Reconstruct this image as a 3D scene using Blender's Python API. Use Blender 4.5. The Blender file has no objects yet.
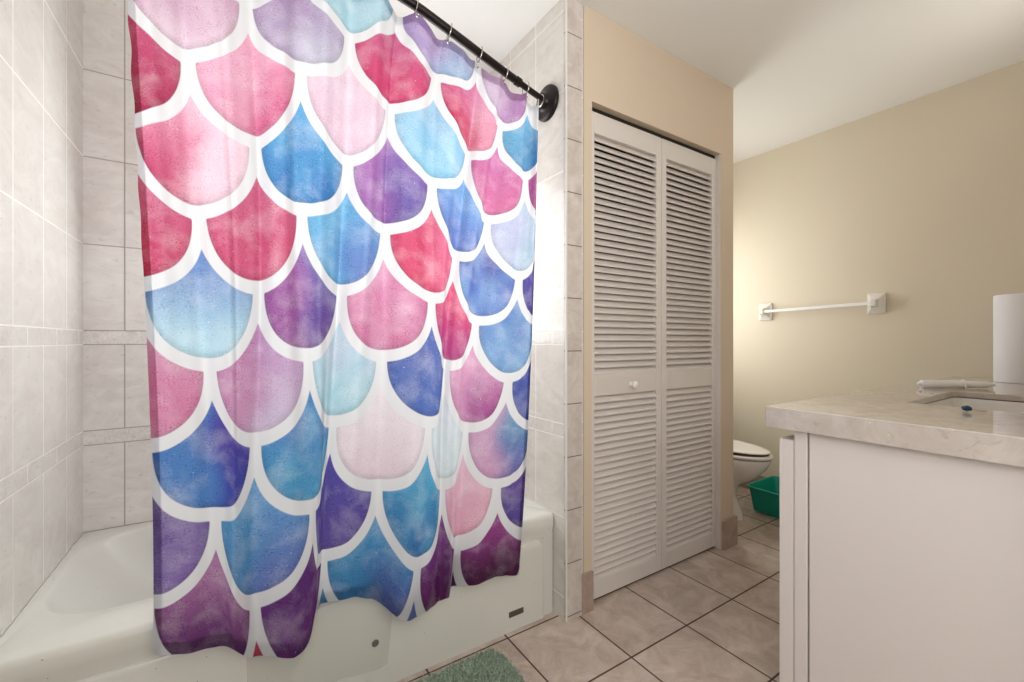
import bpy, bmesh, math, random
import numpy as np
from mathutils import Vector, Matrix

random.seed(7); np.random.seed(7)
PI = math.pi
S = bpy.context.scene
COL = S.collection

# ------------------------------------------------------------ camera, world, lights
cam_d = bpy.data.cameras.new('camera'); cam = bpy.data.objects.new('camera', cam_d); COL.objects.link(cam)
cam_d.sensor_width = 36.0; cam_d.lens = 430.0/1024*36; cam_d.clip_start = 0.02
cam.location = (0, 0, 1.09)
cam.rotation_euler = (PI/2, 0, -math.atan2(.542, .840))
S.camera = cam

S.view_settings.view_transform = 'Standard'; S.view_settings.look = 'None'
S.view_settings.gamma = 1.0; S.view_settings.exposure = 0.46
S.view_settings.use_curve_mapping = False

W = bpy.data.worlds.new('world'); S.world = W; W.use_nodes = True
W.node_tree.nodes['Background'].inputs[0].default_value = (0.9, 0.95, 1.0, 1)
W.node_tree.nodes['Background'].inputs[1].default_value = 0.6

def area(name, loc, target, sx, sy, power, color=(1, 1, 1)):
    d = bpy.data.lights.new(name, 'AREA'); d.shape = 'RECTANGLE'; d.size = sx; d.size_y = sy
    d.energy = power; d.color = color
    o = bpy.data.objects.new(name, d); COL.objects.link(o); o.location = loc
    v = Vector(target) - Vector(loc); o.rotation_euler = v.to_track_quat('-Z', 'Y').to_euler()
    return o
# daylight from the inferred tub and alcove windows, plus added fills without a source
area('tub_window_light', (.40, 2.115, 1.30), (.38, 1.2, 1.10), 1.25, 1.40, 13.5, (.93, .985, 1))
area('alcove_window_light', (2.66, 2.09, 1.45), (2.8, .4, 1.4), .60, 1.0, 7, (.96, 1, .99))
area('left_fill_light', (-.44, -.62, 1.55), (1.6, .30, 1.5), .9, 1.3, 21, (.93, .98, 1))  # added side fill for the vanity and curtain folds; no window here
area('near_fill_light', (.60, -1.28, 1.80), (.75, .2, 3.0), 1.6, 1.0, 28, (.93, .98, 1))  # added fill aimed upward to brighten the ceiling; the wall behind is solid
area('vanity_fill_light', (2.3, .17, 2.02), (2.1, .9, 2.6), .9, .12, 1.2, (1, .96, .92))  # added weak fill to lift the ceiling; no fixture over the vanity

# ------------------------------------------------------------ helpers
def mat(name, col=(.8, .8, .8), rough=.5, metal=0., spec=.5, emit=None, estr=0.):
    m = bpy.data.materials.new(name); m.use_nodes = True
    b = m.node_tree.nodes['Principled BSDF']
    b.inputs['Base Color'].default_value = (*col, 1); b.inputs['Roughness'].default_value = rough
    b.inputs['Metallic'].default_value = metal; b.inputs['Specular IOR Level'].default_value = spec
    if emit: b.inputs['Emission Color'].default_value = (*emit, 1); b.inputs['Emission Strength'].default_value = estr
    return m
def srgb(r, g, b):
    f = lambda c: (c/255/12.92) if c/255 <= .04045 else ((c/255+.055)/1.055)**2.4
    return (f(r), f(g), f(b))
class NT:
    def __init__(s, m): s.t = m.node_tree; s.b = s.t.nodes['Principled BSDF']
    def n(s, typ, **kw):
        x = s.t.nodes.new(typ)
        for k, v in kw.items(): setattr(x, k, v)
        return x
    def l(s, a, b): s.t.links.new(a, b)
    def put(s, sock, v):
        if isinstance(v, (int, float)): sock.default_value = v
        elif isinstance(v, (tuple, list)): sock.default_value = (*v, 1) if len(v) == 3 and sock.type == 'RGBA' else v
        else: s.l(v, sock)
    def math(s, op, a, b=0., c=None):
        x = s.n('ShaderNodeMath', operation=op); s.put(x.inputs[0], a); s.put(x.inputs[1], b)
        if c is not None: s.put(x.inputs[2], c)
        return x.outputs[0]
    def mix(s, f, a, b, mode='MIX'):
        x = s.n('ShaderNodeMix', data_type='RGBA', blend_type=mode)
        s.put(x.inputs[0], f); s.put(x.inputs[6], a); s.put(x.inputs[7], b); return x.outputs[2]
    def noise(s, scale, detail=3, rough=.5, vec=None, dist=0.):
        x = s.n('ShaderNodeTexNoise'); x.inputs['Scale'].default_value = scale
        x.inputs['Detail'].default_value = detail; x.inputs['Roughness'].default_value = rough
        x.inputs['Distortion'].default_value = dist
        if vec is not None: s.l(vec, x.inputs['Vector'])
        return x.outputs['Fac']
    def ramp(s, f, a, b):      # remap f from a..b to 0..1, clamped
        x = s.n('ShaderNodeMapRange'); s.put(x.inputs[0], f); s.put(x.inputs[1], a); s.put(x.inputs[2], b); return x.outputs[0]
    def coords(s):
        g = s.n('ShaderNodeNewGeometry'); x = s.n('ShaderNodeSeparateXYZ'); s.l(g.outputs['Position'], x.inputs[0])
        return g.outputs['Position'], x.outputs
    def bump(s, h, strength=.3, dist=.01):
        x = s.n('ShaderNodeBump'); x.inputs['Strength'].default_value = strength; x.inputs['Distance'].default_value = dist
        s.l(h, x.inputs['Height']); s.l(x.outputs[0], s.b.inputs['Normal'])
def lines_periodic(N, c, off, period, w):
    """1 on a joint line of width w, repeated every period"""
    d = N.math('PINGPONG', N.math('SUBTRACT', c, off), period/2)
    return N.ramp(d, w/2+.0006, w/2-.0002)
def line_at(N, c, pos, w):
    return N.ramp(N.math('ABSOLUTE', N.math('SUBTRACT', c, pos)), w/2+.0006, w/2-.0002)

def wall_tile(name, axis, off, hl=(2.069+.314, 2.069, 1.755, 1.440, 1.128, 1.077, .765, .713, .40, .09), period=.2015, tone=(214, 207, 199), tone2=(192, 183, 175), grout=(234, 231, 224)):
    m = mat(name, rough=.16, spec=.5); N = NT(m); P, X = N.coords()
    h = X[2]; v = lines_periodic(N, X[axis], off, period, .0035)
    band = N.math('ADD', N.math('MULTIPLY', N.math('GREATER_THAN', h, 1.077), N.math('LESS_THAN', h, 1.128)),
                  N.math('MULTIPLY', N.math('GREATER_THAN', h, .713), N.math('LESS_THAN', h, .765)))
    v2 = lines_periodic(N, X[axis], off+.09, period*1.1, .0028)
    v = N.math('ADD', N.math('MULTIPLY', v, N.math('SUBTRACT', 1., band)), N.math('MULTIPLY', v2, band))
    g = v
    for p in hl: g = N.math('MAXIMUM', g, line_at(N, h, p, .0035))
    sc = N.n('ShaderNodeMapping'); N.l(P, sc.inputs[0]); sc.inputs['Scale'].default_value = (1, 1, 1.9)
    big = N.noise(7, 5, .62, sc.outputs[0], 1.4); fine = N.noise(38, 3, .6, sc.outputs[0], .6)
    c = N.mix(N.ramp(big, .36, .66), srgb(*tone2), srgb(*tone))
    c = N.mix(N.math('MULTIPLY', N.ramp(fine, .60, .72), .30), c, srgb(170, 158, 148))
    emb = N.noise(46, 2, .5, P, 2.5)
    c = N.mix(N.math('MULTIPLY', N.math('MULTIPLY', band, N.ramp(emb, .5, .62)), .25), c, srgb(176, 166, 157))
    c = N.mix(g, c, srgb(*grout))
    N.l(c, N.b.inputs['Base Color']); N.l(N.math('ADD', N.math('MULTIPLY', g, .5), .16), N.b.inputs['Roughness'])
    N.bump(N.math('SUBTRACT', N.math('MULTIPLY', N.math('MULTIPLY', band, emb), .6), g), .25, .003)
    return m
def paint(name, col, amt=.03):
    m = mat(name, srgb(*col), .62, spec=.3); N = NT(m); P, X = N.coords()
    n = N.noise(3, 3, .5, P)
    N.l(N.mix(N.math('MULTIPLY', n, amt*2), srgb(*col), tuple(c*.8 for c in srgb(*col))), N.b.inputs['Base Color'])
    N.bump(N.noise(260, 2, .5, P), .06, .001)
    return m

M = {}
M['tan'] = paint('tan_wall_paint', (212, 193, 171))
M['cream'] = paint('cream_wall_paint', (226, 215, 195))
M['ceiling'] = paint('ceiling_paint', (244, 242, 238))
M['tile_x'] = wall_tile('wall_tile_back', 0, -.345, tone=(238, 233, 227), tone2=(224, 217, 211), grout=(172, 163, 155))
M['tile_left'] = wall_tile('wall_tile_left', 1, 1.554, tone=(226, 223, 215), tone2=(214, 209, 202))
M['tile_right'] = wall_tile('wall_tile_right', 1, 1.285, tone=(222, 216, 208), tone2=(210, 202, 194))
M['door'] = mat('closet_door_paint', srgb(216, 206, 198), .42)
M['doorknob'] = mat('white_knob', srgb(235, 230, 225), .25)
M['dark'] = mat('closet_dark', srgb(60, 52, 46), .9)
M['tub'] = mat('tub_enamel', srgb(226, 221, 210), .22)
N = NT(M['tub']); P, X = N.coords(); sp = N.noise(95, 1, .5, P)
N.l(N.mix(N.ramp(sp, .80, .82), srgb(214, 211, 203), srgb(110, 100, 90)), N.b.inputs['Base Color'])
M['white'] = mat('white_ceramic', srgb(236, 232, 226), .12)
M['plastic'] = mat('white_plastic', srgb(250, 249, 249), .3)
M['bronze'] = mat('oil_rubbed_bronze', srgb(38, 30, 28), .32, .6)
M['black'] = mat('black_socket', srgb(16, 14, 14), .5)
M['chrome'] = mat('brushed_nickel', srgb(190, 186, 182), .25, 1.)
M['vanity'] = mat('vanity_paint', srgb(224, 214, 207), .4)
M['teal'] = mat('teal_plastic', srgb(0, 150, 132), .35)
M['bluegem'] = mat('dark_teal_glass', srgb(8, 62, 92), .08)
M['paper'] = mat('paper_roll', srgb(238, 236, 240), .9)
M['core'] = mat('cardboard', srgb(170, 140, 105), .9)
M['plate'] = mat('dull_metal_plate', srgb(92, 84, 74), .4, .4)
M['seatgap'] = mat('lid_gap_shade', srgb(60, 40, 30), .6)
M['caulk'] = mat('caulk', srgb(222, 218, 210), .5)

# floor tile
m = M['floor'] = mat('floor_tile', rough=.3); N = NT(m); P, X = N.coords()
gx = lines_periodic(N, X[0], 1.149, .307, .006); gy = lines_periodic(N, X[1], 1.022, .312, .006); g = N.math('MAXIMUM', gx, gy)
cell = N.n('ShaderNodeTexWhiteNoise', noise_dimensions='2D'); cv = N.n('ShaderNodeCombineXYZ')
N.l(N.math('FLOOR', N.math('DIVIDE', N.math('SUBTRACT', X[0], 1.149), .307)), cv.inputs[0]); N.l(N.math('FLOOR', N.math('DIVIDE', N.math('SUBTRACT', X[1], 1.022), .312)), cv.inputs[1]); N.l(cv.outputs[0], cell.inputs['Vector'])
c = N.mix(N.ramp(N.noise(9, 6, .65, P, .8), .35, .66), srgb(176, 157, 145), srgb(214, 199, 187))
c = N.mix(N.math('MULTIPLY', N.ramp(N.noise(70, 4, .7, P), .56, .68), .35), c, srgb(222, 206, 194))
c = N.mix(N.math('MULTIPLY', cell.outputs[0], .18), c, srgb(168, 146, 134))
c = N.mix(g, c, srgb(84, 62, 52)); N.l(c, N.b.inputs['Base Color'])
N.l(N.math('ADD', N.math('MULTIPLY', g, .5), .28), N.b.inputs['Roughness']); N.bump(N.math('SUBTRACT', N.math('MULTIPLY', N.noise(30, 4, .6, P), .25), g), .35, .003)

def stone_tile(name, hs, ca=(176, 152, 140), cb=(202, 184, 173)):
    m = mat(name, rough=.35); N = NT(m); P, X = N.coords()
    c = N.mix(N.ramp(N.noise(14, 5, .65, P, .8), .35, .66), srgb(*ca), srgb(*cb))
    for h in hs: c = N.mix(line_at(N, X[2], h, .0035), c, srgb(105, 86, 76))
    N.l(c, N.b.inputs['Base Color']); return m
M['base'] = stone_tile('baseboard_tile', [], (160, 136, 124), (182, 160, 148))
M['strip'] = stone_tile('corner_strip_tile', [.0185+.2065*k for k in range(13)], (190, 176, 168), (212, 201, 194))

# countertop quartz
m = M['quartz'] = mat('quartz_top', rough=.07); N = NT(m); P, X = N.coords()
c = N.mix(N.ramp(N.noise(11, 6, .65, P, 1.2), .4, .62), srgb(196, 183, 172), srgb(208, 197, 187))
c = N.mix(N.math('MULTIPLY', N.ramp(N.noise(34, 3, .55, P, 2.), .61, .68), .45), c, srgb(168, 152, 140))
c = N.mix(N.math('MULTIPLY', N.ramp(N.noise(60, 2, .5, P, 1.), .70, .74), .6), c, srgb(228, 220, 212))
N.l(c, N.b.inputs['Base Color'])

# bath mat pile
m = M['mat'] = mat('sage_pile', rough=.95, spec=.1); N = NT(m); P, X = N.coords()
N.l(N.mix(N.ramp(N.noise(120, 4, .7, P), .38, .62), srgb(124, 142, 124), srgb(188, 200, 180)), N.b.inputs['Base Color'])

def bm_obj(name, bm, m, parent=None, smooth=False, sharp=None):
    me = bpy.data.meshes.new(name); bmesh.ops.recalc_face_normals(bm, faces=bm.faces[:]); bm.to_mesh(me); bm.free()
    o = bpy.data.objects.new(name, me); COL.objects.link(o)
    for mm in (m if isinstance(m, (list, tuple)) else [m]): me.materials.append(mm)
    if smooth:
        me.polygons.foreach_set('use_smooth', [True]*len(me.polygons))
        me.set_sharp_from_angle(angle=math.radians(sharp or 38))
    if parent: o.parent = parent; o.matrix_parent_inverse = Matrix.Translation(-Vector(parent.location)) if parent.type == 'EMPTY' else Matrix.Identity(4)
    return o
def empty(name, loc):
    o = bpy.data.objects.new(name, None); COL.objects.link(o); o.location = loc; o.empty_display_size = .05; return o
def tag(o, label, cat, group=None, kind=None):
    o['label'] = label; o['category'] = cat
    if group: o['group'] = group
    if kind: o['kind'] = kind
    return o
def struct(o, label=None, cat=None):
    o['kind'] = 'structure'
    if label: o['label'] = label
    if cat: o['category'] = cat
    return o
def box(bm, x0, x1, y0, y1, z0, z1, bev=0., seg=2):
    vs = [bm.verts.new((x, y, z)) for x in (x0, x1) for y in (y0, y1) for z in (z0, z1)]
    fs = [bm.faces.new([vs[i] for i in f]) for f in ((0, 1, 3, 2), (4, 6, 7, 5), (0, 4, 5, 1), (2, 3, 7, 6), (0, 2, 6, 4), (1, 5, 7, 3))]
    if bev:
        es = list({e for f in fs for e in f.edges})
        bmesh.ops.bevel(bm, geom=es, offset=bev, segments=seg, affect='EDGES', profile=.5)
    return bm
def boxes(*bs, bev=0., seg=2):
    bm = bmesh.new()
    for b in bs: box(bm, *b, bev=bev, seg=seg)
    return bm
def loft(bm, rings, cap0=False, cap1=False, closed=True):
    R = [[bm.verts.new(p) for p in r] for r in rings]; n = len(R[0])
    for a, b in zip(R, R[1:]):
        for i in range(n if closed else n-1): bm.faces.new((a[i], a[(i+1) % n], b[(i+1) % n], b[i]))
    if cap0: bm.faces.new(R[0])
    if cap1: bm.faces.new(R[-1])
    return bm
def rr(x0, x1, y0, y1, r, z, n=8):
    pts = []
    for cx, cy, a0 in ((x1-r, y1-r, 0), (x0+r, y1-r, 90), (x0+r, y0+r, 180), (x1-r, y0+r, 270)):
        for k in range(n+1):
            a = math.radians(a0+90*k/n); pts.append((cx+r*math.cos(a), cy+r*math.sin(a), z))
    return pts
def frame_at(p, d):
    d = Vector(d).normalized(); a = Vector((0, 0, 1)) if abs(d.z) < .9 else Vector((1, 0, 0))
    u = d.cross(a).normalized(); v = d.cross(u).normalized(); return u, v
def circle(p, d, r, n=20):
    u, v = frame_at(p, d); return [Vector(p)+u*r*math.cos(2*PI*k/n)+v*r*math.sin(2*PI*k/n) for k in range(n)]
def lathe(bm, p, d, prof, n=24, cap=True):     # prof: (distance along d, radius)
    D = Vector(d).normalized()
    return loft(bm, [circle(Vector(p)+D*t, D, r, n) for t, r in prof], cap, cap)
def tube(bm, pts, r, n=12, cap=True, closed=False):
    pts = [Vector(p) for p in pts]; rings = []; u0 = None
    for i, p in enumerate(pts):
        a = pts[i-1] if (i > 0 or closed) else p; b = pts[(i+1) % len(pts)] if (i < len(pts)-1 or closed) else p
        d = (b-a).normalized()
        if u0 is None: u, v = frame_at(p, d)
        else: u = (u0-d*u0.dot(d)).normalized(); v = d.cross(u)
        u0 = u; v = d.cross(u)
        rings.append([p+u*r*math.cos(2*PI*k/n)+v*r*math.sin(2*PI*k/n) for k in range(n)])
    if closed: rings.append(rings[0])
    loft(bm, rings, cap and not closed, cap and not closed)
    if closed: bmesh.ops.remove_doubles(bm, verts=bm.verts[:], dist=1e-6)
    return bm

# ------------------------------------------------------------ room shell
XL, XR, YT, YN, HC = -.458, 3.19, 2.135, -1.40, 2.44
XA, XC, YW = 1.08, 2.249, 1.295         # alcove end wall, closet corner, closet wall face
struct(bm_obj('floor', boxes((XL-.1, XR+.1, YN-.1, YT+.1, -.08, 0)), M['floor']))
struct(bm_obj('ceiling', boxes((XL-.1, XR+.1, YN-.1, YT+.1, HC, HC+.08)), M['ceiling']))
struct(bm_obj('wall_left', boxes((XL-.1, XL, YN-.1, YT+.1, 0, HC)), M['tile_left']))
struct(bm_obj('wall_right', boxes((XR, XR+.1, YN-.1, YT+.1, 0, HC)), M['cream']))
# tub back wall with the window hole
wx0, wx1, wz0, wz1 = -.05, .95, 1.05, 1.95
struct(bm_obj('wall_back', boxes((XL, wx0, YT, YT+.1, 0, HC), (wx1, XA, YT, YT+.1, 0, HC), (wx0, wx1, YT, YT+.1, 0, wz0), (wx0, wx1, YT, YT+.1, wz1, HC)), M['tile_x']))
struct(bm_obj('wall_alcove_back', boxes((XA, XR, YT, YT+.1, 0, HC)), M['cream']))
struct(bm_obj('wall_near', boxes((XL, XR, YN-.1, YN, 0, HC)), M['cream']))
struct(bm_obj('wall_vanity', boxes((1.24, XR, -.04, .085, 0, HC)), M['cream']))
struct(bm_obj('wall_tub_end', boxes((XA, 1.18, 1.300, YT, 0, HC)), M['tile_right']))
struct(bm_obj('wall_closet', boxes((1.18, 1.222, YW, 1.40, 0, HC), (1.222, 2.138, YW, 1.40, 2.067, HC), (2.138, XC, YW, YT, 0, HC)), M['tan']))
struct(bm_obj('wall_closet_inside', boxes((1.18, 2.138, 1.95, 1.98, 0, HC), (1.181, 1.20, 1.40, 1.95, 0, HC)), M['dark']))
struct(bm_obj('trim_1', boxes((XA-.0005, 1.160, 1.285, 1.300, 0, HC), bev=.002), M['strip']), 'vertical strip of stone tiles capping the end of the tub wall', 'tile trim')
struct(bm_obj('trim_2', boxes((XA-.004, XA+.004, 1.282, 1.290, 0, HC), bev=.003), M['caulk']), 'pale rounded corner edge of the tiled tub wall', 'tile trim')
struct(bm_obj('baseboard_closet_left', boxes((1.160, 1.222, 1.283, YW, 0, .158), bev=.002), M['base']))
struct(bm_obj('baseboard_closet_right', boxes((2.140, 2.268, 1.281, YW, 0, .150), (XC, 2.268, YW, YT, 0, .150), bev=.002), M['base']))
struct(bm_obj('baseboard_right', boxes((XR-.012, XR, .65, YT, 0, .12), bev=.002), M['base']))
struct(bm_obj('trim_3', boxes((1.222, 1.228, 1.30, 1.40, 0, 2.067), (2.132, 2.138, 1.30, 1.40, 0, 2.067), ), M['door']), 'painted jamb and track lining the closet opening', 'door jamb')

struct(bm_obj('trim_5', boxes((1.228, 2.132, 1.328, 1.375, 2.0485, 2.067)), M['black']), 'dark slim track above the closet doors', 'door track')
# tub window: frame, frosted pane
w = struct(bm_obj('window_1', boxes((wx0, wx0+.04, YT+.01, YT+.06, wz0, wz1), (wx1-.04, wx1, YT+.01, YT+.06, wz0, wz1), (wx0+.04, wx1-.04, YT+.01, YT+.06, wz0, wz0+.04),
     (wx0+.04, wx1-.04, YT+.01, YT+.06, wz1-.04, wz1), bev=.003), M['plastic']), 'frosted window in the tiled wall behind the shower curtain', 'window')
M['pane'] = mat('frosted_daylit_pane', srgb(240, 244, 246), .5, emit=(1, .99, .96), estr=1.2)
bm_obj('pane', boxes((wx0+.04, wx1-.04, YT+.03, YT+.04, wz0+.04, wz1-.04)), M['pane'], w)

# ------------------------------------------------------------ bifold closet doors
def leaf(name, x0, x1, label):
    st = .034; y0, y1 = 1.320, 1.348; zb, zt = .012, 2.047
    a0, a1, b0, b1 = .085, .858, .948, 1.958        # lower and upper louvred openings
    d = bm_obj(name, boxes((x0, x0+st, y0, y1, zb, zt), (x1-st, x1, y0, y1, zb, zt), (x0+st, x1-st, y0, y1, zb, a0),
               (x0+st, x1-st, y0, y1, a1, b0), (x0+st, x1-st, y0, y1, b1, zt), bev=.0022, seg=1), M['door'])
    struct(d, label, 'closet door')
    bm = bmesh.new()
    for s0, s1, n in ((a0, a1, 27), (b0, b1, 35)):
        p = (s1-s0)/n
        for k in range(n):
            z = s0+p*(k+.5); h = p*.435; q = .0105
            # slanted slat: lower edge towards the room
            prof = [(y0+.0005, z-h+.002), (y0+.0015, z-h-.0025), (y0+.0065, z-h-.0030), (y0+.0015+2*q+.002, z+h-.0022), (y0+.0015+2*q, z+h+.002)]
            loft(bm, [[(x, py, pz) for py, pz in prof] for x in (x0+st-.001, x1-st+.001)], True, True)
    sl = bm_obj('louver_slats', bm, M['door'], d)
    return d
d1 = leaf('door_1', 1.229, 1.690, 'left louvered leaf of the white bifold closet door, with the small knob')
leaf('door_2', 1.694, 2.1325, 'right louvered leaf of the white bifold closet door')
bm = bmesh.new(); lathe(bm, (1.482, 1.3205, .898), (0, -1, 0), [(0, .012), (.004, .0115), (.008, .007), (.014, .007), (.018, .013), (.024, .0165), (.030, .014), (.033, .007), (.034, .001)])
bm_obj('knob', bm, M['doorknob'], d1, True)
bm = boxes((1.229, 1.238, 1.311, 1.320, .165, .19)); bm_obj('hinge_bracket', bm, M['black'], d1)

# ------------------------------------------------------------ bathtub
tub = empty('bathtub', (.31, 1.74, 0)); tag(tub, 'off-white built-in bathtub with paneled apron in the tiled alcove', 'bathtub')
x0, x1, y0, y1, RT = XL+.002, XA-.002, 1.360, YT-.002, .400
rings = [rr(x0, x1, y0+.006, y1, .004, 0.0), rr(x0, x1, y0+.006, y1, .004, .335), rr(x0, x1, y0, y1, .005, .350), rr(x0, x1, y0, y1, .006, RT-.018),
         rr(x0, x1, y0+.004, y1, .006, RT-.006), rr(x0, x1, y0+.014, y1, .008, RT)]
def basin(e, z, sl=0.): return rr(x0+.022+e+sl, x1-.12-e*1.2, y0+.135+e*.8, y1-.05-e*.8, .17-e*.3, z)
rings += [basin(0, RT), basin(.006, RT-.003), basin(.014, RT-.014), basin(.030, RT-.07, .03), basin(.050, RT-.18, .10), basin(.075, .13, .20), basin(.11, .095, .26), basin(.16, .085, .34)]
bm = bmesh.new(); loft(bm, rings, True, True); bm_obj('tub_shell', bm, M['tub'], tub, True, 50)
bm = bmesh.new()
def panel(inset, y): 
    r = [(p[0], y, p[1]) for p in [(q[0], q[1]) for q in rr(x0+.06+inset, x1-.05-inset, -.05, .312-inset, .045, 0, 6)]]
    return [(p[0], p[1], max(p[2], .001)) for p in r]
loft(bm, [panel(0, y0+.007), panel(.002, y0-.001), panel(.009, y0-.005)], False, True)
bm_obj('apron_panel', bm, M['tub'], tub, True, 30)
bm = bmesh.new(); lathe(bm, (.368, y0-.004, .150), (0, -1, 0), [(0, .011), (.003, .011), (.004, .008)]); bm_obj('apron_plug', bm, M['plate'], tub, True)
bm_obj('maker_plate', boxes((.860, .925, y0-.009, y0-.0045, .056, .077), bev=.002), M['plate'], tub)['label'] = 'small dull metal plate low on the apron'
bm = bmesh.new(); lathe(bm, (.80, 1.78, .085), (0, 0, 1), [(0, .03), (.003, .03), (.004, .012)]); bm_obj('drain', bm, M['chrome'], tub, True)

# ------------------------------------------------------------ curtain rod
RODP = [(1.08, 2.062), (.95, 2.070), (.80, 2.086), (.62, 2.118), (.45, 2.152), (.31, 2.168), (.15, 2.172), (0, 2.166), (-.15, 2.146), (-.30, 2.112), (-.40, 2.080), (-.458, 2.062)]
rx = np.array([p[0] for p in RODP][::-1]); rz = np.array([p[1] for p in RODP][::-1])
def pchip(xs, ys, x):
    """monotone cubic interpolation, ys (n,...) at xs, evaluated at x"""
    xs = np.asarray(xs, float); ys = np.asarray(ys, float); x = np.asarray(x, float)
    h = np.diff(xs); sh = (-1,)+(1,)*(ys.ndim-1); d = np.diff(ys, axis=0)/h.reshape(sh)
    m = np.zeros_like(ys); m[0] = d[0]; m[-1] = d[-1]
    a = d[:-1]; b = d[1:]; w1 = (2*h[1:]+h[:-1]).reshape(sh); w2 = (h[1:]+2*h[:-1]).reshape(sh)
    with np.errstate(divide='ignore', invalid='ignore'):
        hm = (w1+w2)/(w1/a+w2/b)
    m[1:-1] = np.where(a*b > 0, hm, 0.)
    i = np.clip(np.searchsorted(xs, x, side='right')-1, 0, len(xs)-2)
    t = (x-xs[i])/h[i]; sx = t.shape+(1,)*(ys.ndim-1); t = t.reshape(sx); H = h[i].reshape(sx)
    return (2*t**3-3*t**2+1)*ys[i]+(t**3-2*t**2+t)*H*m[i]+(-2*t**3+3*t**2)*ys[i+1]+(t**3-t**2)*H*m[i+1]
def rod_y(X): s = (X-.31)/.77; return 1.40-.10*(1-s*s)
def rod_z(X): return pchip(rx, rz, X)
def rodpt(X): return Vector((X, float(rod_y(X)), float(rod_z(np.array([X]))[0])))
rod = empty('shower_curtain_rod', (.31, 1.40, 2.06)); tag(rod, 'bowed dark bronze shower curtain rod ending in a round wall flange', 'curtain rod')
xs = np.linspace(XL+.02, XA-.02, 60)
bm = bmesh.new(); tube(bm, [rodpt(x) for x in xs if x < .90], .0145, 16); tube(bm, [rodpt(x) for x in xs if x > .88], .0118, 16); bm_obj('rod_tube', bm, M['bronze'], rod, True)
def collar(x):
    bm = bmesh.new(); p = rodpt(x); d = (rodpt(x+.01)-rodpt(x-.01)); lathe(bm, p-d.normalized()*.014, d, [(0, .0135), (.002, .0168), (.022, .0168), (.024, .0125)]); bm_obj('joint_collar', bm, M['bronze'], rod, True)
collar(.905)
for X, sg in ((XA, -1), (XL, 1)):
    p = rodpt(X-.0*sg); bm = bmesh.new()
    lathe(bm, (X+sg*.0005, p.y, p.z), (sg, 0, 0), [(0, .070), (.006, .071), (.014, .068), (.020, .058), (.022, .040), (.026, .034), (.036, .030), (.038, .022)], 40)
    fl = bm_obj('wall_flange', bm, M['bronze'], rod, True)
    bm = bmesh.new(); lathe(bm, (X+sg*.036, p.y, p.z), (sg, 0, 0), [(0, .024), (.004, .0245), (.006, .022), (.0061, .018), (.002, .016)], 32); bm_obj('swivel_ring', bm, M['chrome'], fl, True)

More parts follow.
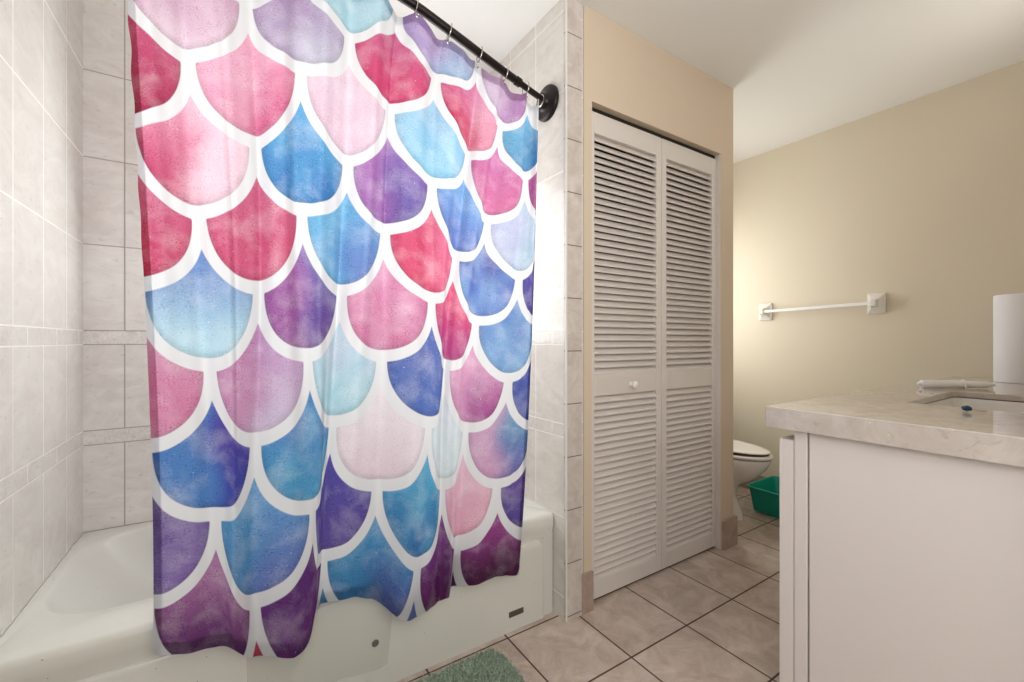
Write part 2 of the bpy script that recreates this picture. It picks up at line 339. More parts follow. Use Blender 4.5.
# ------------------------------------------------------------ shower curtain
CURTAIN = {
  0.55: [(-1.8, -0.2252, 1.3483, 2.1613), (-0.4, -0.2159, 1.3367, 1.8883), (1, -0.1976, 1.3273, 1.6389), (3, -0.1828, 1.3175, 1.2378), (5, -0.1673, 1.3094, 0.8574), (7, -0.1628, 1.3027, 0.4882), (7.75, -0.1625, 1.3003, 0.3514)],
  1: [(-1.8, -0.1084, 1.3295, 2.1667), (0, -0.0963, 1.3167, 1.8136), (0.53, -0.0941, 1.3139, 1.705), (2, -0.0748, 1.306, 1.4269), (2.53, -0.0717, 1.3037, 1.3186), (4, -0.0513, 1.2974, 1.0529), (4.53, -0.0452, 1.2954, 0.9477), (6, -0.045, 1.2907, 0.6805), (6.53, -0.0348, 1.2889, 0.5725), (7.85, -0.0468, 1.285, 0.3369)],
  1.5: [(-1.8, 0.0155, 1.3146, 2.1529), (-0.47, 0.0267, 1.3056, 1.9021), (1, 0.042, 1.2983, 1.6316), (1.53, 0.0553, 1.2956, 1.5299), (3, 0.0506, 1.2906, 1.2556), (3.53, 0.0528, 1.2887, 1.134), (5, 0.0437, 1.284, 0.8668), (5.53, 0.0415, 1.2823, 0.7304), (7, 0.0479, 1.2776, 0.4453), (7.53, 0.0457, 1.276, 0.3218), (7.75, 0.0478, 1.2753, 0.2754)],
  2: [(-1.8, 0.1477, 1.3044, 2.2111), (0, 0.1498, 1.2993, 1.8568), (0.53, 0.157, 1.2979, 1.7574), (2, 0.1542, 1.295, 1.4662), (2.53, 0.1541, 1.294, 1.3624), (4, 0.1661, 1.2912, 1.0791), (4.53, 0.1785, 1.2901, 0.9595), (6, 0.1781, 1.2878, 0.6567), (6.53, 0.1831, 1.287, 0.5365), (7.9, 0.153, 1.285, 0.2406)],
  2.5: [(-1.8, 0.2816, 1.3001, 2.168), (-1, 0.2813, 1.3035, 2.0161), (1, 0.2826, 1.3094, 1.647), (1.53, 0.2773, 1.3108, 1.5298), (3, 0.2697, 1.3144, 1.2646), (3.53, 0.2562, 1.3157, 1.1363), (5, 0.2378, 1.3191, 0.8856), (5.53, 0.2353, 1.3202, 0.7706), (7, 0.2171, 1.3233, 0.4921), (7.53, 0.212, 1.3244, 0.3873), (7.8, 0.2121, 1.3249, 0.3384)],
  3: [(-1.8, 0.4247, 1.3022, 2.1471), (-1.47, 0.4229, 1.3033, 2.0883), (0, 0.4021, 1.3063, 1.8276), (0.53, 0.4024, 1.3074, 1.7284), (2, 0.3894, 1.31, 1.4575), (2.53, 0.3881, 1.311, 1.3495), (4, 0.3767, 1.3136, 1.0687), (4.53, 0.377, 1.3145, 0.953), (6, 0.3686, 1.317, 0.6706), (6.53, 0.3628, 1.3178, 0.5545), (7.85, 0.3455, 1.32, 0.3088)],
  3.5: [(-1.8, 0.5705, 1.3114, 2.1439), (-1, 0.5636, 1.3073, 1.9948), (-0.47, 0.5485, 1.3046, 1.8843), (1, 0.5397, 1.3, 1.6281), (1.53, 0.5287, 1.2982, 1.513), (3, 0.5377, 1.2952, 1.2633), (3.53, 0.5355, 1.2939, 1.1493), (5, 0.5256, 1.2906, 0.8511), (5.53, 0.5116, 1.2893, 0.7259), (7, 0.4841, 1.2864, 0.4118), (7.53, 0.4676, 1.2855, 0.2879), (7.8, 0.4642, 1.2851, 0.2351)],
  4: [(-1.8, 0.7222, 1.3287, 2.0956), (-1.47, 0.7172, 1.3278, 2.035), (0, 0.6899, 1.3245, 1.7611), (0.53, 0.6698, 1.3229, 1.6698), (2, 0.6427, 1.3217, 1.4023), (2.53, 0.62, 1.3208, 1.2918), (4, 0.5947, 1.3212, 1.0267), (4.53, 0.5913, 1.3217, 0.9269), (6, 0.5847, 1.3231, 0.6346), (6.53, 0.5813, 1.3236, 0.5222), (7.9, 0.5748, 1.325, 0.2115)],
  4.5: [(-1.8, 0.8463, 1.3485, 2.055), (-1, 0.8268, 1.3423, 1.904), (1, 0.7699, 1.3317, 1.5475), (1.53, 0.7396, 1.3285, 1.443), (3, 0.7225, 1.3266, 1.1829), (3.53, 0.6941, 1.325, 1.0796), (5, 0.6822, 1.3246, 0.8116), (5.53, 0.6552, 1.324, 0.7076), (7, 0.6404, 1.3245, 0.4242), (7.53, 0.6219, 1.3248, 0.3173), (7.83, 0.622, 1.325, 0.2565)],
  5: [(-1.8, 0.9654, 1.3724, 2.1034), (-1.47, 0.9611, 1.3677, 2.0342), (0, 0.9419, 1.3537, 1.7571), (0.53, 0.9395, 1.3502, 1.6292), (2, 0.9038, 1.3384, 1.3604), (2.53, 0.8877, 1.3345, 1.2444), (4, 0.8516, 1.3265, 0.9727), (4.53, 0.8281, 1.3237, 0.8685), (6, 0.7956, 1.3189, 0.6029), (6.53, 0.7781, 1.3174, 0.4996), (7.9, 0.7643, 1.315, 0.2417)],
  5.4: [(-1.8, 1.017, 1.3843, 2.0939), (-1.47, 1.0131, 1.3794, 2.0319), (0, 1.0035, 1.3665, 1.7711), (1, 0.993, 1.3587, 1.5864), (3, 0.9692, 1.3457, 1.1786), (5, 0.9431, 1.3354, 0.786), (7, 0.9055, 1.3275, 0.3949), (7.88, 0.8881, 1.325, 0.2144)],
}

us = sorted(CURTAIN)
NV = 420; NU = 520
Vg = np.linspace(-1.8, 7.86, NV)
colX = []; colY = []; colZ = []
for U in us:
    a = np.array(CURTAIN[U]); V = a[:, 0]
    colX.append(np.polyval(np.polyfit(V, a[:, 1], 4 if len(V) > 7 else 3), Vg)); colY.append(np.polyval(np.polyfit(V, a[:, 2], 3), Vg))
    zf = np.polyfit(V, a[:, 3], 3); Z = np.polyval(zf, Vg); colZ.append(Z)
hem_us = [.55, 1, 1.25, 1.5, 1.75, 2, 2.3, 2.5, 2.8, 3, 3.5, 3.75, 4, 4.5, 5, 5.4]
hem_v = [7.75, 7.85, 7.72, 7.75, 7.80, 7.90, 7.80, 7.80, 7.74, 7.85, 7.80, 7.80, 7.85, 7.83, 7.87, 7.86]
Ug = np.linspace(us[0], us[-1], NU)
hem = pchip(hem_us, hem_v, Ug)
def surf(Ug, hemU, extra=0.):
    GX = pchip(us, np.array(colX), Ug); GY = pchip(us, np.array(colY), Ug); GZ = pchip(us, np.array(colZ), Ug)   # (NU, NV)
    # hang the top edge on the rod: level at the rings, sagging between them
    Xt = GX[:, 0]; tz = rod_z(np.clip(Xt, XL, XA))-.030
    ringU = RINGU
    nd = np.array([(0 if u > 5.25 else min(abs(u-r) for r in ringU)) for u in Ug]); sag = np.minimum(nd/.2, 1.); sag = .026*np.sin(sag*PI/2)**2
    dz = (tz-sag)-GZ[:, 0]
    w = np.clip(-Vg/1.8, 0, 1)**1.6
    GZ = GZ+dz[:, None]*w[None, :]
    yt = rod_y(Xt)-.004; GY = GY+((yt-GY[:, 0])[:, None])*(np.clip((.4-Vg)/2.2, 0, 1)**2)[None, :]
    return GX, GY, GZ
#RINGS (cloth positions)
topX = pchip(us, np.array(colX), Ug)[:, 0]
RINGX = [.482, .600, .722, .838, .945]
k = 0
offx = [.482-.118*j for j in range(1, 6)]
RINGU = [float(np.interp(x, topX, Ug)) for x in RINGX+offx]
GX, GY, GZ = surf(Ug, hem)
def folds(U, V):
    U = U[:, None]; V = V[None, :]; t = np.clip((V+1.8)/9.66, 0, 1)
    y = .0155*np.cos(4*PI*U+.35*np.sin(V*.5))*(1-.45*t)
    y += .0060*np.sin(2*PI*U*1.31+.6+.12*V)*(.5+.5*t)
    y += .0025*np.sin(2*PI*U*5.3+.9*V*.3)*(1-.5*t)
    for uc, sg, a, w, v0, v1 in CREASES:
        win = 1/(1+np.exp(-(V-v0)*3))*1/(1+np.exp((V-v1)*3))
        y += 1.5*sg*a*np.exp(-np.abs((U-uc)/w)**1.5)*win
    return y
CREASES = [(3.00, 1, .009, .035, -2, 2.4), (1.27, 1, .007, .05, -3, 5), (1.52, 1, .006, .05, 0, 4.5), (3.52, 1, .007, .05, -2, 3.5), (2.46, 1, .008, .06, 1.5, 4),
           (4.02, 1, .010, .045, -1.2, 1.2), (4.05, -1, .004, .10, 1.5, 6), (2.30, 1, .006, .05, 4.5, 9), (5.2, 1, .006, .05, 2, 9), (1.05, -1, .006, .10, -3, 4)]
GY = GY+folds(Ug, Vg)
GY = np.minimum(GY, np.where(GZ < .47, 1.343, 9.))
GY -= (1-np.clip((Ug-.55)/.08, 0, 1))[:, None]**2*-.012
# hem trim: squeeze the last rows to the hem line
Vs = (Vg[None, :]+1.8)/(Vg[-1]+1.8)*(hem[:, None]+1.8)-1.8
def resample(G):
    out = np.empty_like(G)
    for i in range(G.shape[0]): out[i] = np.interp(Vs[i], Vg, G[i])
    return out
CX, CY, CZ = resample(GX), resample(GY), resample(GZ)
# small ripples of the left edge
e = (1-np.clip((Ug-.55)/.05, 0, 1))[:, None]; CX = CX+e*.0018*np.sin(Vs*9)*np.exp(-((Vs-0)/2.5)**2)

def c3(*a):
    v = np.array(srgb(*a)); g = v.mean(); return (v*.90+g*.10)*.95
SC = {
 (.5,1):((205,85,130),(186,42,96)), (.5,3):((206,95,138),(205,52,108)), (.5,5):((214,150,182),(214,120,165)), (.5,7):((128,104,168),(140,112,182)), (.5,-1):((205,90,140),(200,60,110)),
 (1,0):((206,160,190),(222,190,208)), (1,2):((226,140,172),(204,66,118)), (1,4):((112,150,205),(186,220,234)), (1,6):((82,60,166),(66,76,180)), (1,8):((176,110,166),(108,42,118)),
 (1.5,-1):((205,130,170),(215,150,185)), (1.5,1):((232,160,190),(215,95,145)), (1.5,3):((206,92,134),(212,82,128)), (1.5,5):((196,150,196),(206,186,214)), (1.5,7):((96,160,214),(104,128,198)), (1.5,9):((200,30,90),(200,30,90)),
 (2,0):((180,158,194),(200,196,214)), (2,2):((84,160,212),(50,128,196)), (2,4):((122,112,182),(112,74,158)), (2,6):((70,130,196),(62,152,204)), (2,8):((104,46,130),(128,56,146)),
 (2.5,-1):((172,204,224),(176,214,226)), (2.5,1):((228,204,218),(228,198,214)), (2.5,3):((104,166,214),(110,140,204)), (2.5,5):((204,212,228),(180,216,228)), (2.5,7):((86,76,172),(104,84,168)), (2.5,9):((40,140,190),(40,140,190)),
 (3,-2):((205,150,180),(205,150,180)), (3,0):((206,92,142),(212,62,118)), (3,2):((146,114,184),(104,84,166)), (3,4):((224,162,194),(218,150,184)), (3,6):((234,224,230),(232,214,224)), (3,8):((64,152,206),(92,108,186)),
 (3.5,-1):((184,158,190),(160,186,216)), (3.5,1):((166,202,226),(150,204,228)), (3.5,3):((212,66,116),(214,56,108)), (3.5,5):((86,108,186),(84,116,192)), (3.5,7):((64,164,208),(46,120,186)), (3.5,9):((86,116,190),(86,116,190)),
 (4,-2):((190,205,225),(190,205,225)), (4,0):((214,110,160),(202,34,92)), (4,2):((122,170,220),(104,130,198)), (4,4):((224,84,130),(190,64,138)), (4,6):((214,222,230),(218,228,232)), (4,8):((122,54,136),(134,44,132)),
 (4.5,-1):((200,172,200),(208,182,210)), (4.5,1):((204,116,172),(206,108,158)), (4.5,3):((84,90,172),(96,130,200)), (4.5,5):((214,152,192),(176,82,154)), (4.5,7):((230,190,208),(230,168,192)), (4.5,9):((80,30,100),(80,30,100)),
 (5,-2):((200,160,200),(200,160,200)), (5,0):((104,176,216),(48,126,186)), (5,2):((192,194,220),(184,190,216)), (5,4):((92,132,198),(122,164,214)), (5,6):((82,154,198),(122,122,188)), (5.04,8.08):((160,66,146),(108,32,98)),
 (5.5,1):((176,70,150),(176,70,150)), (5.5,3):((92,76,166),(80,70,160)), (5.5,5):((80,96,176),(80,96,176)), (5.5,7):((112,84,166),(96,76,160)) }
# second tint bleeding in from one side of a scale: (tint, side -1 left / +1 right / 0 blotches, strength)
SIDE = {(1,2):((240,215,228),1,.85), (1,6):((76,160,216),-1,.6), (1.5,5):((205,120,170),-1,.6), (1.5,7):((60,160,205),-1,.6), (2,4):((176,92,164),-1,.75), (2,6):((90,180,214),0,.5), (2.5,3):((110,190,226),-1,.7),
        (3,2):((186,120,186),-1,.75), (3,4):((206,90,150),0,.6), (3,8):((50,150,196),-1,.7), (4,0):((240,190,210),1,.6), (4.5,3):((150,190,226),0,.5), (4.5,5):((232,180,208),-1,.6), (5,6):((226,170,200),-1,.8),
        (5,4):((160,200,226),0,.4), (1.5,1):((240,200,218),-1,.5), (2.5,5):((170,214,228),0,.5), (3.5,7):((110,200,226),0,.4), (5,2):((170,210,225),1,.5), (.5,5):((222,190,210),-1,.7), (3.5,3):((238,150,185),1,.4),
        (2,2):((110,190,225),0,.35), (5,0):((140,200,225),-1,.4), (4.5,-1):((170,90,170),1,.6), (3.5,-1):((190,150,205),-1,.7), (3.5,1):((120,180,220),0,.4), (2,0):((170,130,180),-1,.5)}
def inner(u, v): return (np.abs(u/.442)**2.15+np.abs((v+.85)/.85)**2.15)**(1/2.15)-1
def outer(u, v): return np.sqrt((u/.545)**2+((v+.85)/1.035)**2)-1
UU = np.repeat(Ug[:, None], NV, 1); VV = Vs
best = np.full(UU.shape, 9.); col = np.ones(UU.shape+(4,)); col[..., :3] = .8
for (cu, cv), (ca, cb) in SC.items():
    u = UU-cu; v = VV-cv
    reg = (np.abs(u) < .6) & (v > -1.7) & (v < .4)
    sd = np.maximum(inner(u, np.maximum(v, -.85))*.36, -np.minimum(outer(u-.5, np.maximum(v+1, -.85)), outer(u+.5, np.maximum(v+1, -.85)))*.42)
    sd = np.where(reg, sd, 9.)
    t = np.clip((v+1.25)/1.15, 0, 1); t = (t*t*(3-2*t))[..., None]
    c = c3(*ca)*(1-t)+c3(*cb)*t
    if (cu, cv) in SIDE:
        tc, sdn, st = SIDE[(cu, cv)]
        if sdn: wgt = np.clip(.5+sdn*u/.36+.18*np.sin(v*5+cu*3), 0, 1); wgt = wgt*wgt*(3-2*wgt)
        else: wgt = .5+.5*np.sin(u*13+cu*7)*np.cos(v*6+cv)
        wgt = (wgt*st)[..., None]; c = c*(1-wgt)+c3(*tc)*wgt
    # pigment pooled along the lower rim
    pool = np.clip(1-np.abs(inner(u, np.maximum(v, -.85)))/.12, 0, 1)[..., None]*.22; c = c*(1-pool)
    k = sd < best; best = np.where(k, sd, best); col[..., :3] = np.where(k[..., None], c, col[..., :3])
def grid_mesh(name, X, Y, Z):
    nu, nv = X.shape; co = np.stack([X, Y, Z], -1).reshape(-1, 3)
    i = np.arange(nu*nv).reshape(nu, nv); f = np.stack([i[:-1, :-1], i[1:, :-1], i[1:, 1:], i[:-1, 1:]], -1).reshape(-1, 4)
    me = bpy.data.meshes.new(name); me.vertices.add(len(co)); me.vertices.foreach_set('co', co.ravel().astype(np.float32))
    me.loops.add(f.size); me.loops.foreach_set('vertex_index', f.ravel().astype(np.int32))
    me.polygons.add(len(f)); me.polygons.foreach_set('loop_start', (np.arange(len(f))*4).astype(np.int32)); me.polygons.foreach_set('loop_total', np.full(len(f), 4, np.int32))
    me.polygons.foreach_set('use_smooth', np.ones(len(f), bool)); me.update(calc_edges=True); me.validate(); return me
me = grid_mesh('shower_curtain', CX, CY, CZ)
a = me.attributes.new('scale_tint', 'FLOAT_COLOR', 'POINT'); a.data.foreach_set('color', col.reshape(-1).astype(np.float32))
a = me.attributes.new('scale_edge', 'FLOAT', 'POINT'); a.data.foreach_set('value', best.reshape(-1).astype(np.float32))
a = me.attributes.new('cloth_uv', 'FLOAT_VECTOR', 'POINT'); uvv = np.stack([UU*.26, VV*.19, UU*0], -1); a.data.foreach_set('vector', uvv.reshape(-1).astype(np.float32))
curtain = bpy.data.objects.new('shower_curtain', me); COL.objects.link(curtain)
tag(curtain, 'shower curtain printed with pink, blue and purple watercolor mermaid scales', 'shower curtain')
m = M['curtain'] = bpy.data.materials.new('printed_curtain'); m.use_nodes = True; N = NT(m)
at = N.n('ShaderNodeAttribute', attribute_name='scale_tint'); ae = N.n('ShaderNodeAttribute', attribute_name='scale_edge'); au = N.n('ShaderNodeAttribute', attribute_name='cloth_uv')
P = au.outputs['Vector']
big = N.noise(13, 4, .55, P, .2); fine = N.noise(230, 3, .8, P); mid = N.noise(34, 5, .68, P, .1)
c = N.mix(N.math('MULTIPLY', N.ramp(big, .45, .75), .26), at.outputs['Color'], (1., .97, .98), 'MIX')
c = N.mix(N.math('MULTIPLY', N.ramp(mid, .56, .40), .30), c, N.mix(.5, c, at.outputs['Color'], 'MULTIPLY'))
c = N.mix(N.math('MULTIPLY', N.math('MULTIPLY', N.ramp(fine, .46, .60), N.ramp(mid, .40, .58)), .66), c, N.mix(1., c, at.outputs['Color'], 'MULTIPLY'))
c = N.mix(N.math('MULTIPLY', N.ramp(N.noise(150, 1, .5, P), .75, .80), .6), c, (.9, .88, .92))
c = N.mix(N.ramp(ae.outputs['Fac'], -.003, .003), c, srgb(222, 222, 224))
df = N.n('ShaderNodeBsdfDiffuse'); tr = N.n('ShaderNodeBsdfTranslucent'); gl = N.n('ShaderNodeBsdfGlossy'); gl.inputs['Roughness'].default_value = .45
mx = N.n('ShaderNodeMixShader'); mx.inputs[0].default_value = .6; m2 = N.n('ShaderNodeMixShader'); m2.inputs[0].default_value = .03
for s in (df, tr): N.l(c, s.inputs['Color'])
N.l(df.outputs[0], mx.inputs[1]); N.l(tr.outputs[0], mx.inputs[2]); N.l(mx.outputs[0], m2.inputs[1]); N.l(gl.outputs[0], m2.inputs[2])
N.l(m2.outputs[0], N.t.nodes['Material Output'].inputs['Surface']); N.t.nodes.remove(N.b)
me.materials.append(m)
# folded hem band along the top as a part (turned-over cloth behind)
def strip_part(name, rows, dy, m, cols=slice(None)):
    rows = rows or slice(None); X = CX[cols, rows]; Y = CY[cols, rows]+dy; Z = CZ[cols, rows]; mm = grid_mesh(name, X, Y, Z)
    for nm, arr, ty in (('scale_tint', col[cols, rows], 'FLOAT_COLOR'), ('scale_edge', best[cols, rows], 'FLOAT'), ('cloth_uv', uvv[cols, rows], 'FLOAT_VECTOR')):
        a = mm.attributes.new(nm, ty, 'POINT'); a.data.foreach_set({'FLOAT_COLOR': 'color', 'FLOAT': 'value', 'FLOAT_VECTOR': 'vector'}[ty], arr.reshape(-1).astype(np.float32))
    mm.materials.append(m); o = bpy.data.objects.new(name, mm); COL.objects.link(o); o.parent = curtain; return o
strip_part('hem', slice(NV-8, NV), -.0012, m)
strip_part('side_hem', None, .0016, m, slice(0, 8)); strip_part('side_hem', None, .0016, m, slice(NU-8, NU))
strip_part('top_band', slice(0, 9), -.0012, m)
# grommets are parts of the curtain
for U in RINGU:
    i = int(np.argmin(np.abs(Ug-U))); p = Vector((CX[i, 2], CY[i, 2], CZ[i, 2]))
    bm = bmesh.new(); tube(bm, [p+Vector((.0055*math.cos(a*PI/8), -.0005, .0055*math.sin(a*PI/8))) for a in range(16)], .0018, 6, closed=True); bm_obj('grommet', bm, M['chrome'], curtain, True)

# clear liner behind the curtain, hanging lower
sel = (Ug > 1.40) & (Ug < 3.66)
lx, ly, lz = GX[sel], pchip(us, np.array(colY), Ug)[sel], GZ[sel]
n = sel.sum(); tt = np.linspace(0, 1, 160); uu = Ug[sel]
LX = np.zeros((n, 160)); LY = LX.copy(); LZ = LX.copy()
botx = np.interp(uu, [1.40, 3.66], [.03, .405])
for i in range(n):
    zt = lz[i, 0]-.004; zb = .078+.006*math.sin(uu[i]*5)
    LX[i] = lx[i, 0]*(1-tt)+botx[i]*tt; LZ[i] = zt+(zb-zt)*tt
    topy = rod_y(lx[i, 0])+.016
    LY[i] = .030*np.clip((LZ[i]-.43)/.35, 0, 1)*np.clip((zt+.0-LZ[i])/.10, .4, 1)+topy*(1-tt)**2+(1.3475+.0015*math.sin(uu[i]*14))*(1-(1-tt)**2)
me = grid_mesh('shower_liner', LX, LY, LZ); liner = bpy.data.objects.new('shower_liner', me); COL.objects.link(liner)
tag(liner, 'translucent plastic shower liner hanging below the hem of the printed curtain', 'shower liner')
m = M['liner'] = bpy.data.materials.new('clear_liner'); m.use_nodes = True; N = NT(m)
tp = N.n('ShaderNodeBsdfTransparent'); df = N.n('ShaderNodeBsdfDiffuse'); df.inputs[0].default_value = (*srgb(235, 232, 226), 1); tr = N.n('ShaderNodeBsdfTranslucent'); tr.inputs[0].default_value = (*srgb(235, 232, 226), 1)
gl = N.n('ShaderNodeBsdfGlossy'); gl.inputs['Roughness'].default_value = .2
a1 = N.n('ShaderNodeMixShader'); a1.inputs[0].default_value = .5; N.l(df.outputs[0], a1.inputs[1]); N.l(tr.outputs[0], a1.inputs[2])
a2 = N.n('ShaderNodeMixShader'); a2.inputs[0].default_value = .22; N.l(tp.outputs[0], a2.inputs[1]); N.l(a1.outputs[0], a2.inputs[2])
a3 = N.n('ShaderNodeMixShader'); a3.inputs[0].default_value = .05; N.l(a2.outputs[0], a3.inputs[1]); N.l(gl.outputs[0], a3.inputs[2]); N.l(a3.outputs[0], N.t.nodes['Material Output'].inputs['Surface'])
me.materials.append(m)

# curtain rings, one thing each
names = ['brushed metal curtain ring leftmost of those on the dark rod', 'brushed metal curtain ring second from the left on the dark rod', 'brushed metal curtain ring third from the left on the dark rod',
         'brushed metal curtain ring fourth from the left on the dark rod, before the collar', 'curtain ring next to the rod collar, closest to the wall flange']
def ring(x, label):
    p = rodpt(x); d = (rodpt(x+.01)-rodpt(x-.01)).normalized(); u, v = frame_at(p, d)
    if v.z > 0: v = -v
    u = d.cross(v).normalized(); c = p+Vector((0, 0, -.0045)); 
    bm = bmesh.new(); pts = []
    for k in range(28):
        a = 2*PI*k/28; pts.append(c+u*.0215*math.sin(a)+v*.0262*math.cos(a)+d*.004*math.sin(a))
    tube(bm, pts, .0019, 8, closed=True); o = bm_obj('curtain_ring', bm, M['chrome'], None, True)
    tag(o, label, 'curtain ring', 'curtain rings on the shower rod')
    bm = bmesh.new(); q = c+v*.0262; bmesh.ops.create_uvsphere(bm, u_segments=12, v_segments=8, radius=.0042, matrix=Matrix.Translation(q)); bm_obj('ring_clasp', bm, M['chrome'], o, True)
for x, l in zip(RINGX, names): ring(x, l)

# ------------------------------------------------------------ vanity, top, sink
van = empty('vanity_cabinet', (2.24, .33, 0)); tag(van, 'painted off-white vanity cabinet with flat recessed side panel', 'cabinet')
vx = 1.302; HB, HT = .846, .903
bm_obj('body', boxes((vx+.003, vx+.030, .09, .5405, .002, HB-.002), (3.167, 3.185, .09, .556, .002, HB-.002), (vx+.03, 3.167, .09, .10, .09, HB-.002), (vx+.03, 3.167, .10, .556, .09, .108), (vx+.03, 3.167, .49, .50, .002, .09)), M['vanity'], van)
bm_obj('face_frame', boxes((vx, vx+.045, .545, .577, .002, HB-.002), (vx+.045, 3.185, .556, .577, HB-.03, HB-.002), (vx+.045, 3.185, .556, .577, .09, .12), (3.14, 3.185, .556, .577, .12, HB-.03), bev=.0015), M['vanity'], van)
bm_obj('side_frame', boxes((vx+.001, vx+.007, .09, .12, .002, HB-.002), bev=.001), M['vanity'], van)
xs0 = vx-.001; nd = 4; wd = (3.175-xs0)/nd
for k in range(nd):
    a, b = xs0+k*wd+.002, xs0+(k+1)*wd-.002
    for nm, z0, z1, kz in (('door', .10, .814, .58),):
        bm = boxes((a, b, .579, .609, z0, z1), bev=.002); box(bm, a+.0, a+.05, .608, .616, z0, z1, .0015); box(bm, b-.05, b, .608, .616, z0, z1, .0015); box(bm, a+.05, b-.05, .608, .616, z0, z0+.04, .0015); box(bm, a+.05, b-.05, .608, .616, z1-.04, z1, .0015)
        f = bm_obj(nm, bm, M['vanity'], van)
cx0, cx1, cy0, cy1 = 1.281, 3.188, .087, .645
hx0, hx1, hy0, hy1 = 1.715, 2.262, .13, .455
bm = bmesh.new()
O = lambda e, z: rr(cx0+e, cx1-.0, cy0, cy1-e, .004, z); I = lambda z, e=0: rr(hx0-e, hx1+e, hy0-e, hy1+e, .03+e, z)
loft(bm, [I(HT-.02), O(.02, HT-.02), O(.02, HB), O(0, HB), O(0, HT-.002), O(.002, HT), I(HT, .002), I(HT-.002), I(HT-.02)])
bmesh.ops.remove_doubles(bm, verts=bm.verts[:], dist=1e-6)
top = bm_obj('countertop', bm, M['quartz'], None, True, 30); tag(top, 'glossy beige quartz vanity countertop with rectangular sink cutout', 'countertop')
bm = bmesh.new(); B = lambda e, z, r=.035: rr(hx0-.004+e, hx1+.004-e, hy0-.004+e, hy1+.004-e, r, z)
loft(bm, [B(-.018, HT-.0285), B(0, HT-.0285), B(.004, HT-.04), B(.012, HB-.11, .045), B(.03, HB-.135, .06), B(.08, HB-.142, .06)], False, True)
sink = bm_obj('sink', bm, M['white'], None, True, 50); so = sink.modifiers.new('thickness', 'SOLIDIFY'); so.thickness = .006; so.offset = 1
tag(sink, 'white rectangular undermount sink basin set below the countertop', 'sink')
bm = bmesh.new(); lathe(bm, (2.0, .29, HB-.142), (0, 0, 1), [(0, .024), (.003, .024), (.004, .01)]); bm_obj('drain', bm, M['chrome'], sink, True)

# paper roll, spindle, bead
roll = empty('paper_roll', (2.972, .372, HT)); tag(roll, 'tall white paper towel roll standing at the far end of the countertop', 'paper roll')
bm = bmesh.new(); loft(bm, [[(2.972+r*math.cos(a*PI/32),   .372+r*math.sin(a*PI/32), z) for a in range(64)] for r, z in ((.02, HT+.001), (.093, HT+.001), (.095, HT+.004), (.095, HT+.392), (.093, HT+.395), (.02, HT+.395), (.02, HT+.001))])
bm_obj('paper', bm, M['paper'], roll, True)
bm = bmesh.new(); loft(bm, [[(2.972+r*math.cos(a*PI/16),   .372+r*math.sin(a*PI/16), z) for a in range(32)] for r, z in ((.0165, HT+.001), (.0198, HT+.001), (.0198, HT+.394), (.0165, HT+.394), (.0165, HT+.001))]); bm_obj('cardboard_core', bm, M['core'], roll, True)
A, Bp = Vector((2.285, .562, HT+.0165)), Vector((2.487, .395, HT+.0165)); L = (Bp-A).length
sp = empty('toilet_paper_spindle', ((A+Bp)/2-Vector((0, 0, .0165)))); tag(sp, 'white plastic toilet paper spindle lying on the countertop behind the sink', 'toilet paper spindle')
bm = bmesh.new(); lathe(bm, A, Bp-A, [(.012, .0145), (.014, .0155), (L*.60, .0155), (L*.60+.001, .0182), (L*.60+.006, .0182), (L*.60+.006, .0135)]); bm_obj('outer_sleeve', bm, M['plastic'], sp, True)
bm = bmesh.new(); lathe(bm, A, Bp-A, [(L*.60, .0138), (L-.016, .0138), (L-.014, .0125)]); bm_obj('inner_sleeve', bm, M['plastic'], sp, True)
bm = bmesh.new(); lathe(bm, A, Bp-A, [(-.002, .004), (0, .007), (.010, .008), (.013, .0145)]); bm_obj('end_pin', bm, M['plastic'], sp, True)
bm = bmesh.new(); lathe(bm, A, Bp-A, [(L-.015, .0125), (L-.012, .0075), (L-.002, .0065), (L+.001, .0085), (L+.006, .008), (L+.008, .003)]); bm_obj('end_pin', bm, M['plastic'], sp, True)
bm = bmesh.new(); bmesh.ops.create_icosphere(bm, subdivisions=1, radius=1, matrix=Matrix.Translation((1.625, .303, HT+.0092)) @ Matrix.Rotation(.5, 4, 'Z') @ Matrix.Diagonal((.011, .0125, .0085, 1)))
bmesh.ops.bevel(bm, geom=bm.edges[:], offset=.0012, segments=1, affect='EDGES')
bead = bm_obj('glass_bead', bm, M['bluegem'], None); tag(bead, 'small dark blue faceted bead lying on the countertop in front of the sink', 'bead')
bm = bmesh.new(); tube(bm, [(1.636, .293, HT+.006), (1.645, .284, HT+.002), (1.66, .272, HT+.0012)], .0009, 6); bm_obj('pin', bm, M['chrome'], bead, True)

# ------------------------------------------------------------ towel bar
tb = empty('towel_bar', (XR, 1.28, 1.305)); tag(tb, 'white ceramic towel bar mounted on the cream wall', 'towel bar')
def sqr(x, y, z, s, r=.006): return [(x, p[0], p[1]) for p in rr(y-s*.74, y+s*.74, z-s*1.02, z+s*1.02, min(r, s*.4), 0, 4)]
for y, z in ((1.596, 1.297), (.965, 1.312)):
    bm = bmesh.new(); loft(bm, [sqr(XR-.0005, y, z, .058), sqr(XR-.008, y, z, .060), sqr(XR-.014, y, z, .056), sqr(XR-.022, y, z, .040), sqr(XR-.040, y, z, .024, .004), sqr(XR-.066, y, z, .019, .004), sqr(XR-.070, y, z, .015, .004)], True, True)
    bm_obj('bracket', bm, M['white'], tb, True, 25)
bm = bmesh.new(); loft(bm, [[(XR-.054+a, yy, zz+b) for a, b in ((-.009, -.009), (.009, -.009), (.009, .009), (-.009, .009))] for yy, zz in ((.98, 1.312), (1.582, 1.297))], True, True); bm_obj('bar', bm, M['plastic'], tb)
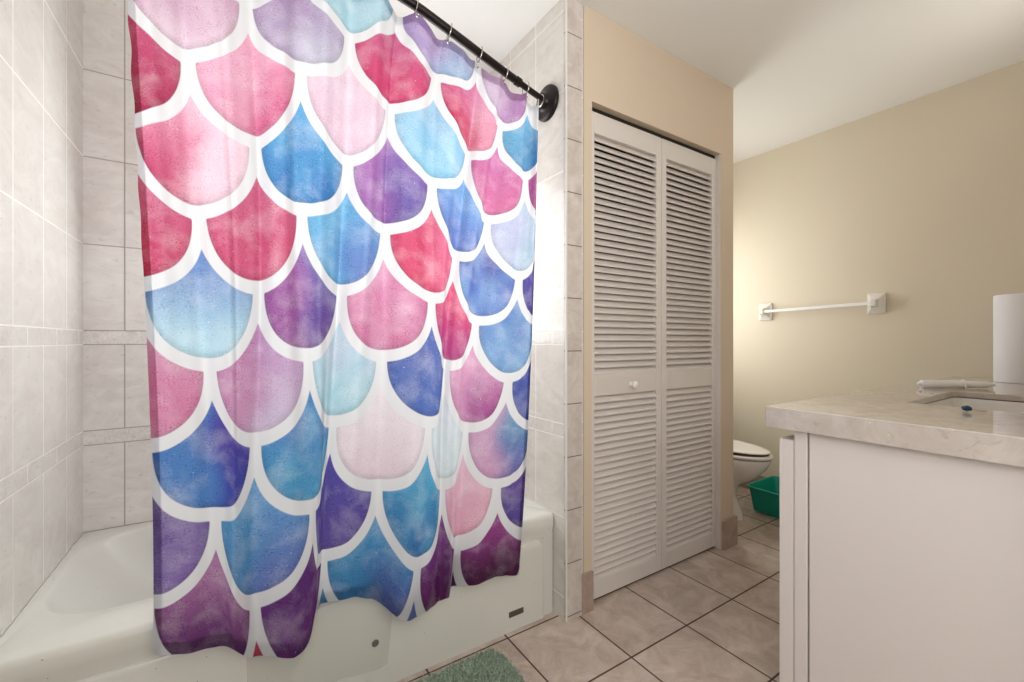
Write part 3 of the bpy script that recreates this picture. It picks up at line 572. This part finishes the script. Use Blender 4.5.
struct(bm_obj('trim_4', boxes((XR-.003, XR+.001, .462, .467, 1.222, 1.228)), M['plate']), 'tiny dark nail left in the cream wall', 'nail')

# ------------------------------------------------------------ toilet
tx = 2.600
toi = empty('toilet', (tx, 1.7, 0)); tag(toi, 'white toilet with its lid down, half hidden by the closet corner', 'toilet')
def egg(cy, a, bf, bb, z, n=40, dz=0):   # half width a, front length bf (towards -y), back length bb
    pts = []
    for k in range(n):
        t = 2*PI*k/n; s = math.sin(t); b = bf if s < 0 else bb
        pts.append((tx+a*math.cos(t)*(1-.06*(s < 0)*abs(s)), cy+b*s, z+dz*(-s)))
    return pts
bm = bmesh.new()
loft(bm, [egg(1.69, .122, .25, .24, 0), egg(1.69, .122, .245, .24, .03), egg(1.66, .108, .205, .23, .06), egg(1.65, .102, .16, .23, .14), egg(1.63, .108, .17, .24, .21), egg(1.60, .135, .235, .26, .27), egg(1.585, .168, .275, .27, .33),
      egg(1.58, .178, .295, .27, .375), egg(1.58, .178, .298, .27, .392), egg(1.58, .150, .262, .24, .398), egg(1.58, .12, .22, .20, .35), egg(1.58, .06, .12, .12, .22)], True, True)
bm_obj('bowl', bm, M['white'], toi, True, 60)
bm = bmesh.new(); loft(bm, [egg(1.58, .182, .303, .20, .401), egg(1.58, .186, .308, .20, .406), egg(1.58, .186, .308, .20, .414), egg(1.58, .180, .300, .20, .419), egg(1.58, .118, .225, .14, .419), egg(1.58, .115, .22, .14, .401), egg(1.58, .182, .303, .20, .401)])
bm_obj('seat', bm, M['white'], toi, True, 40)
bm = bmesh.new(); loft(bm, [egg(1.58, .172, .286, .19, .4195), egg(1.58, .172, .286, .19, .4312)], True, True); bm_obj('lid_gap_shade', bm, M['seatgap'], toi)  # dark brown filler standing in for the shaded gap between seat and lid
def lid(e, z): return [(x, y, z+(y-1.28)*.012) for x, y, _ in egg(1.58, (.168-e), .300-e, .20-e, 0)]
bm = bmesh.new(); loft(bm, [lid(.012, .431), lid(.006, .433), lid(.006, .437), lid(.014, .441), lid(.05, .443)], True, True); bm_obj('lid', bm, M['white'], toi, True, 40)
#
bm = boxes((tx-.22, tx+.22, 1.86, 2.06, .39, .74), (tx-.23, tx+.23, 1.85, 2.07, .74, .775), bev=.012, seg=3); bm_obj('tank', bm, M['white'], toi, True, 40)
bm = boxes((tx-.10, tx+.10, 1.76, 2.0, .20, .385), bev=.02, seg=3); bm_obj('bowl_back', bm, M['white'], toi, True, 40)
bm = boxes((tx-.19, tx-.11, 1.845, 1.855, .665, .685), bev=.003); bm_obj('flush_lever', bm, M['chrome'], toi)

# ------------------------------------------------------------ teal bin
bm = bmesh.new(); R = lambda e, z, r=.03: rr(2.765+e, 3.135-e, 1.05+e, 1.52-e, r, z)
loft(bm, [R(.038, .004, .02), R(.034, .008, .02), R(.012, .150, .03), R(0, .152, .035), R(-.001, .160, .035), R(.004, .163, .034), R(.010, .160), R(.014, .150), R(.040, .012, .02), R(.06, .010, .02)], True, True)
b = bm_obj('litter_box', bm, M['teal'], None, True, 30); tag(b, 'teal plastic litter box on the floor beyond the toilet', 'litter box')

# ------------------------------------------------------------ bath mat
mx0, mx1, my0, my1 = -.02, .775, .74, 1.305
bm = bmesh.new()
loft(bm, [rr(mx0, mx1, my0, my1, .055, .001), rr(mx0, mx1, my0, my1, .055, .009), rr(mx0+.006, mx1-.006, my0+.006, my1-.006, .05, .013)], True, True)
matb = bm_obj('bath_mat', bm, M['mat'], None, True); tag(matb, 'shaggy sage green bath mat on the tile floor beside the tub', 'bath mat')
rng = np.random.RandomState(3); V = []; F = []
def inside(x, y, r=.055):
    qx = max(mx0+r-x, x-(mx1-r), 0); qy = max(my0+r-y, y-(my1-r), 0); return qx*qx+qy*qy < r*r
n = 0
while n < 30000:
    x, y = rng.uniform(mx0, mx1), rng.uniform(my0, my1)
    if not inside(x, y): continue
    a = rng.uniform(0, 2*PI); w = .0022; lx, ly = rng.normal(0, .005, 2); h = rng.uniform(.016, .026)
    ca, sa = math.cos(a)*w, math.sin(a)*w; i = len(V)
    V += [(x-ca, y-sa, .010), (x+ca, y+sa, .010), (x+lx*.5+ca*.8, y+ly*.5+sa*.8, .010+(h-.01)*.6), (x+lx*.5-ca*.8, y+ly*.5-sa*.8, .010+(h-.01)*.6), (x+lx*1.2, y+ly*1.2, h)]
    F += [(i, i+1, i+2, i+3), (i+3, i+2, i+4)]; n += 1
me = bpy.data.meshes.new('pile'); me.from_pydata(V, [], F); me.materials.append(M['mat']); o = bpy.data.objects.new('pile', me); COL.objects.link(o); o.parent = matb; o['kind'] = 'stuff'
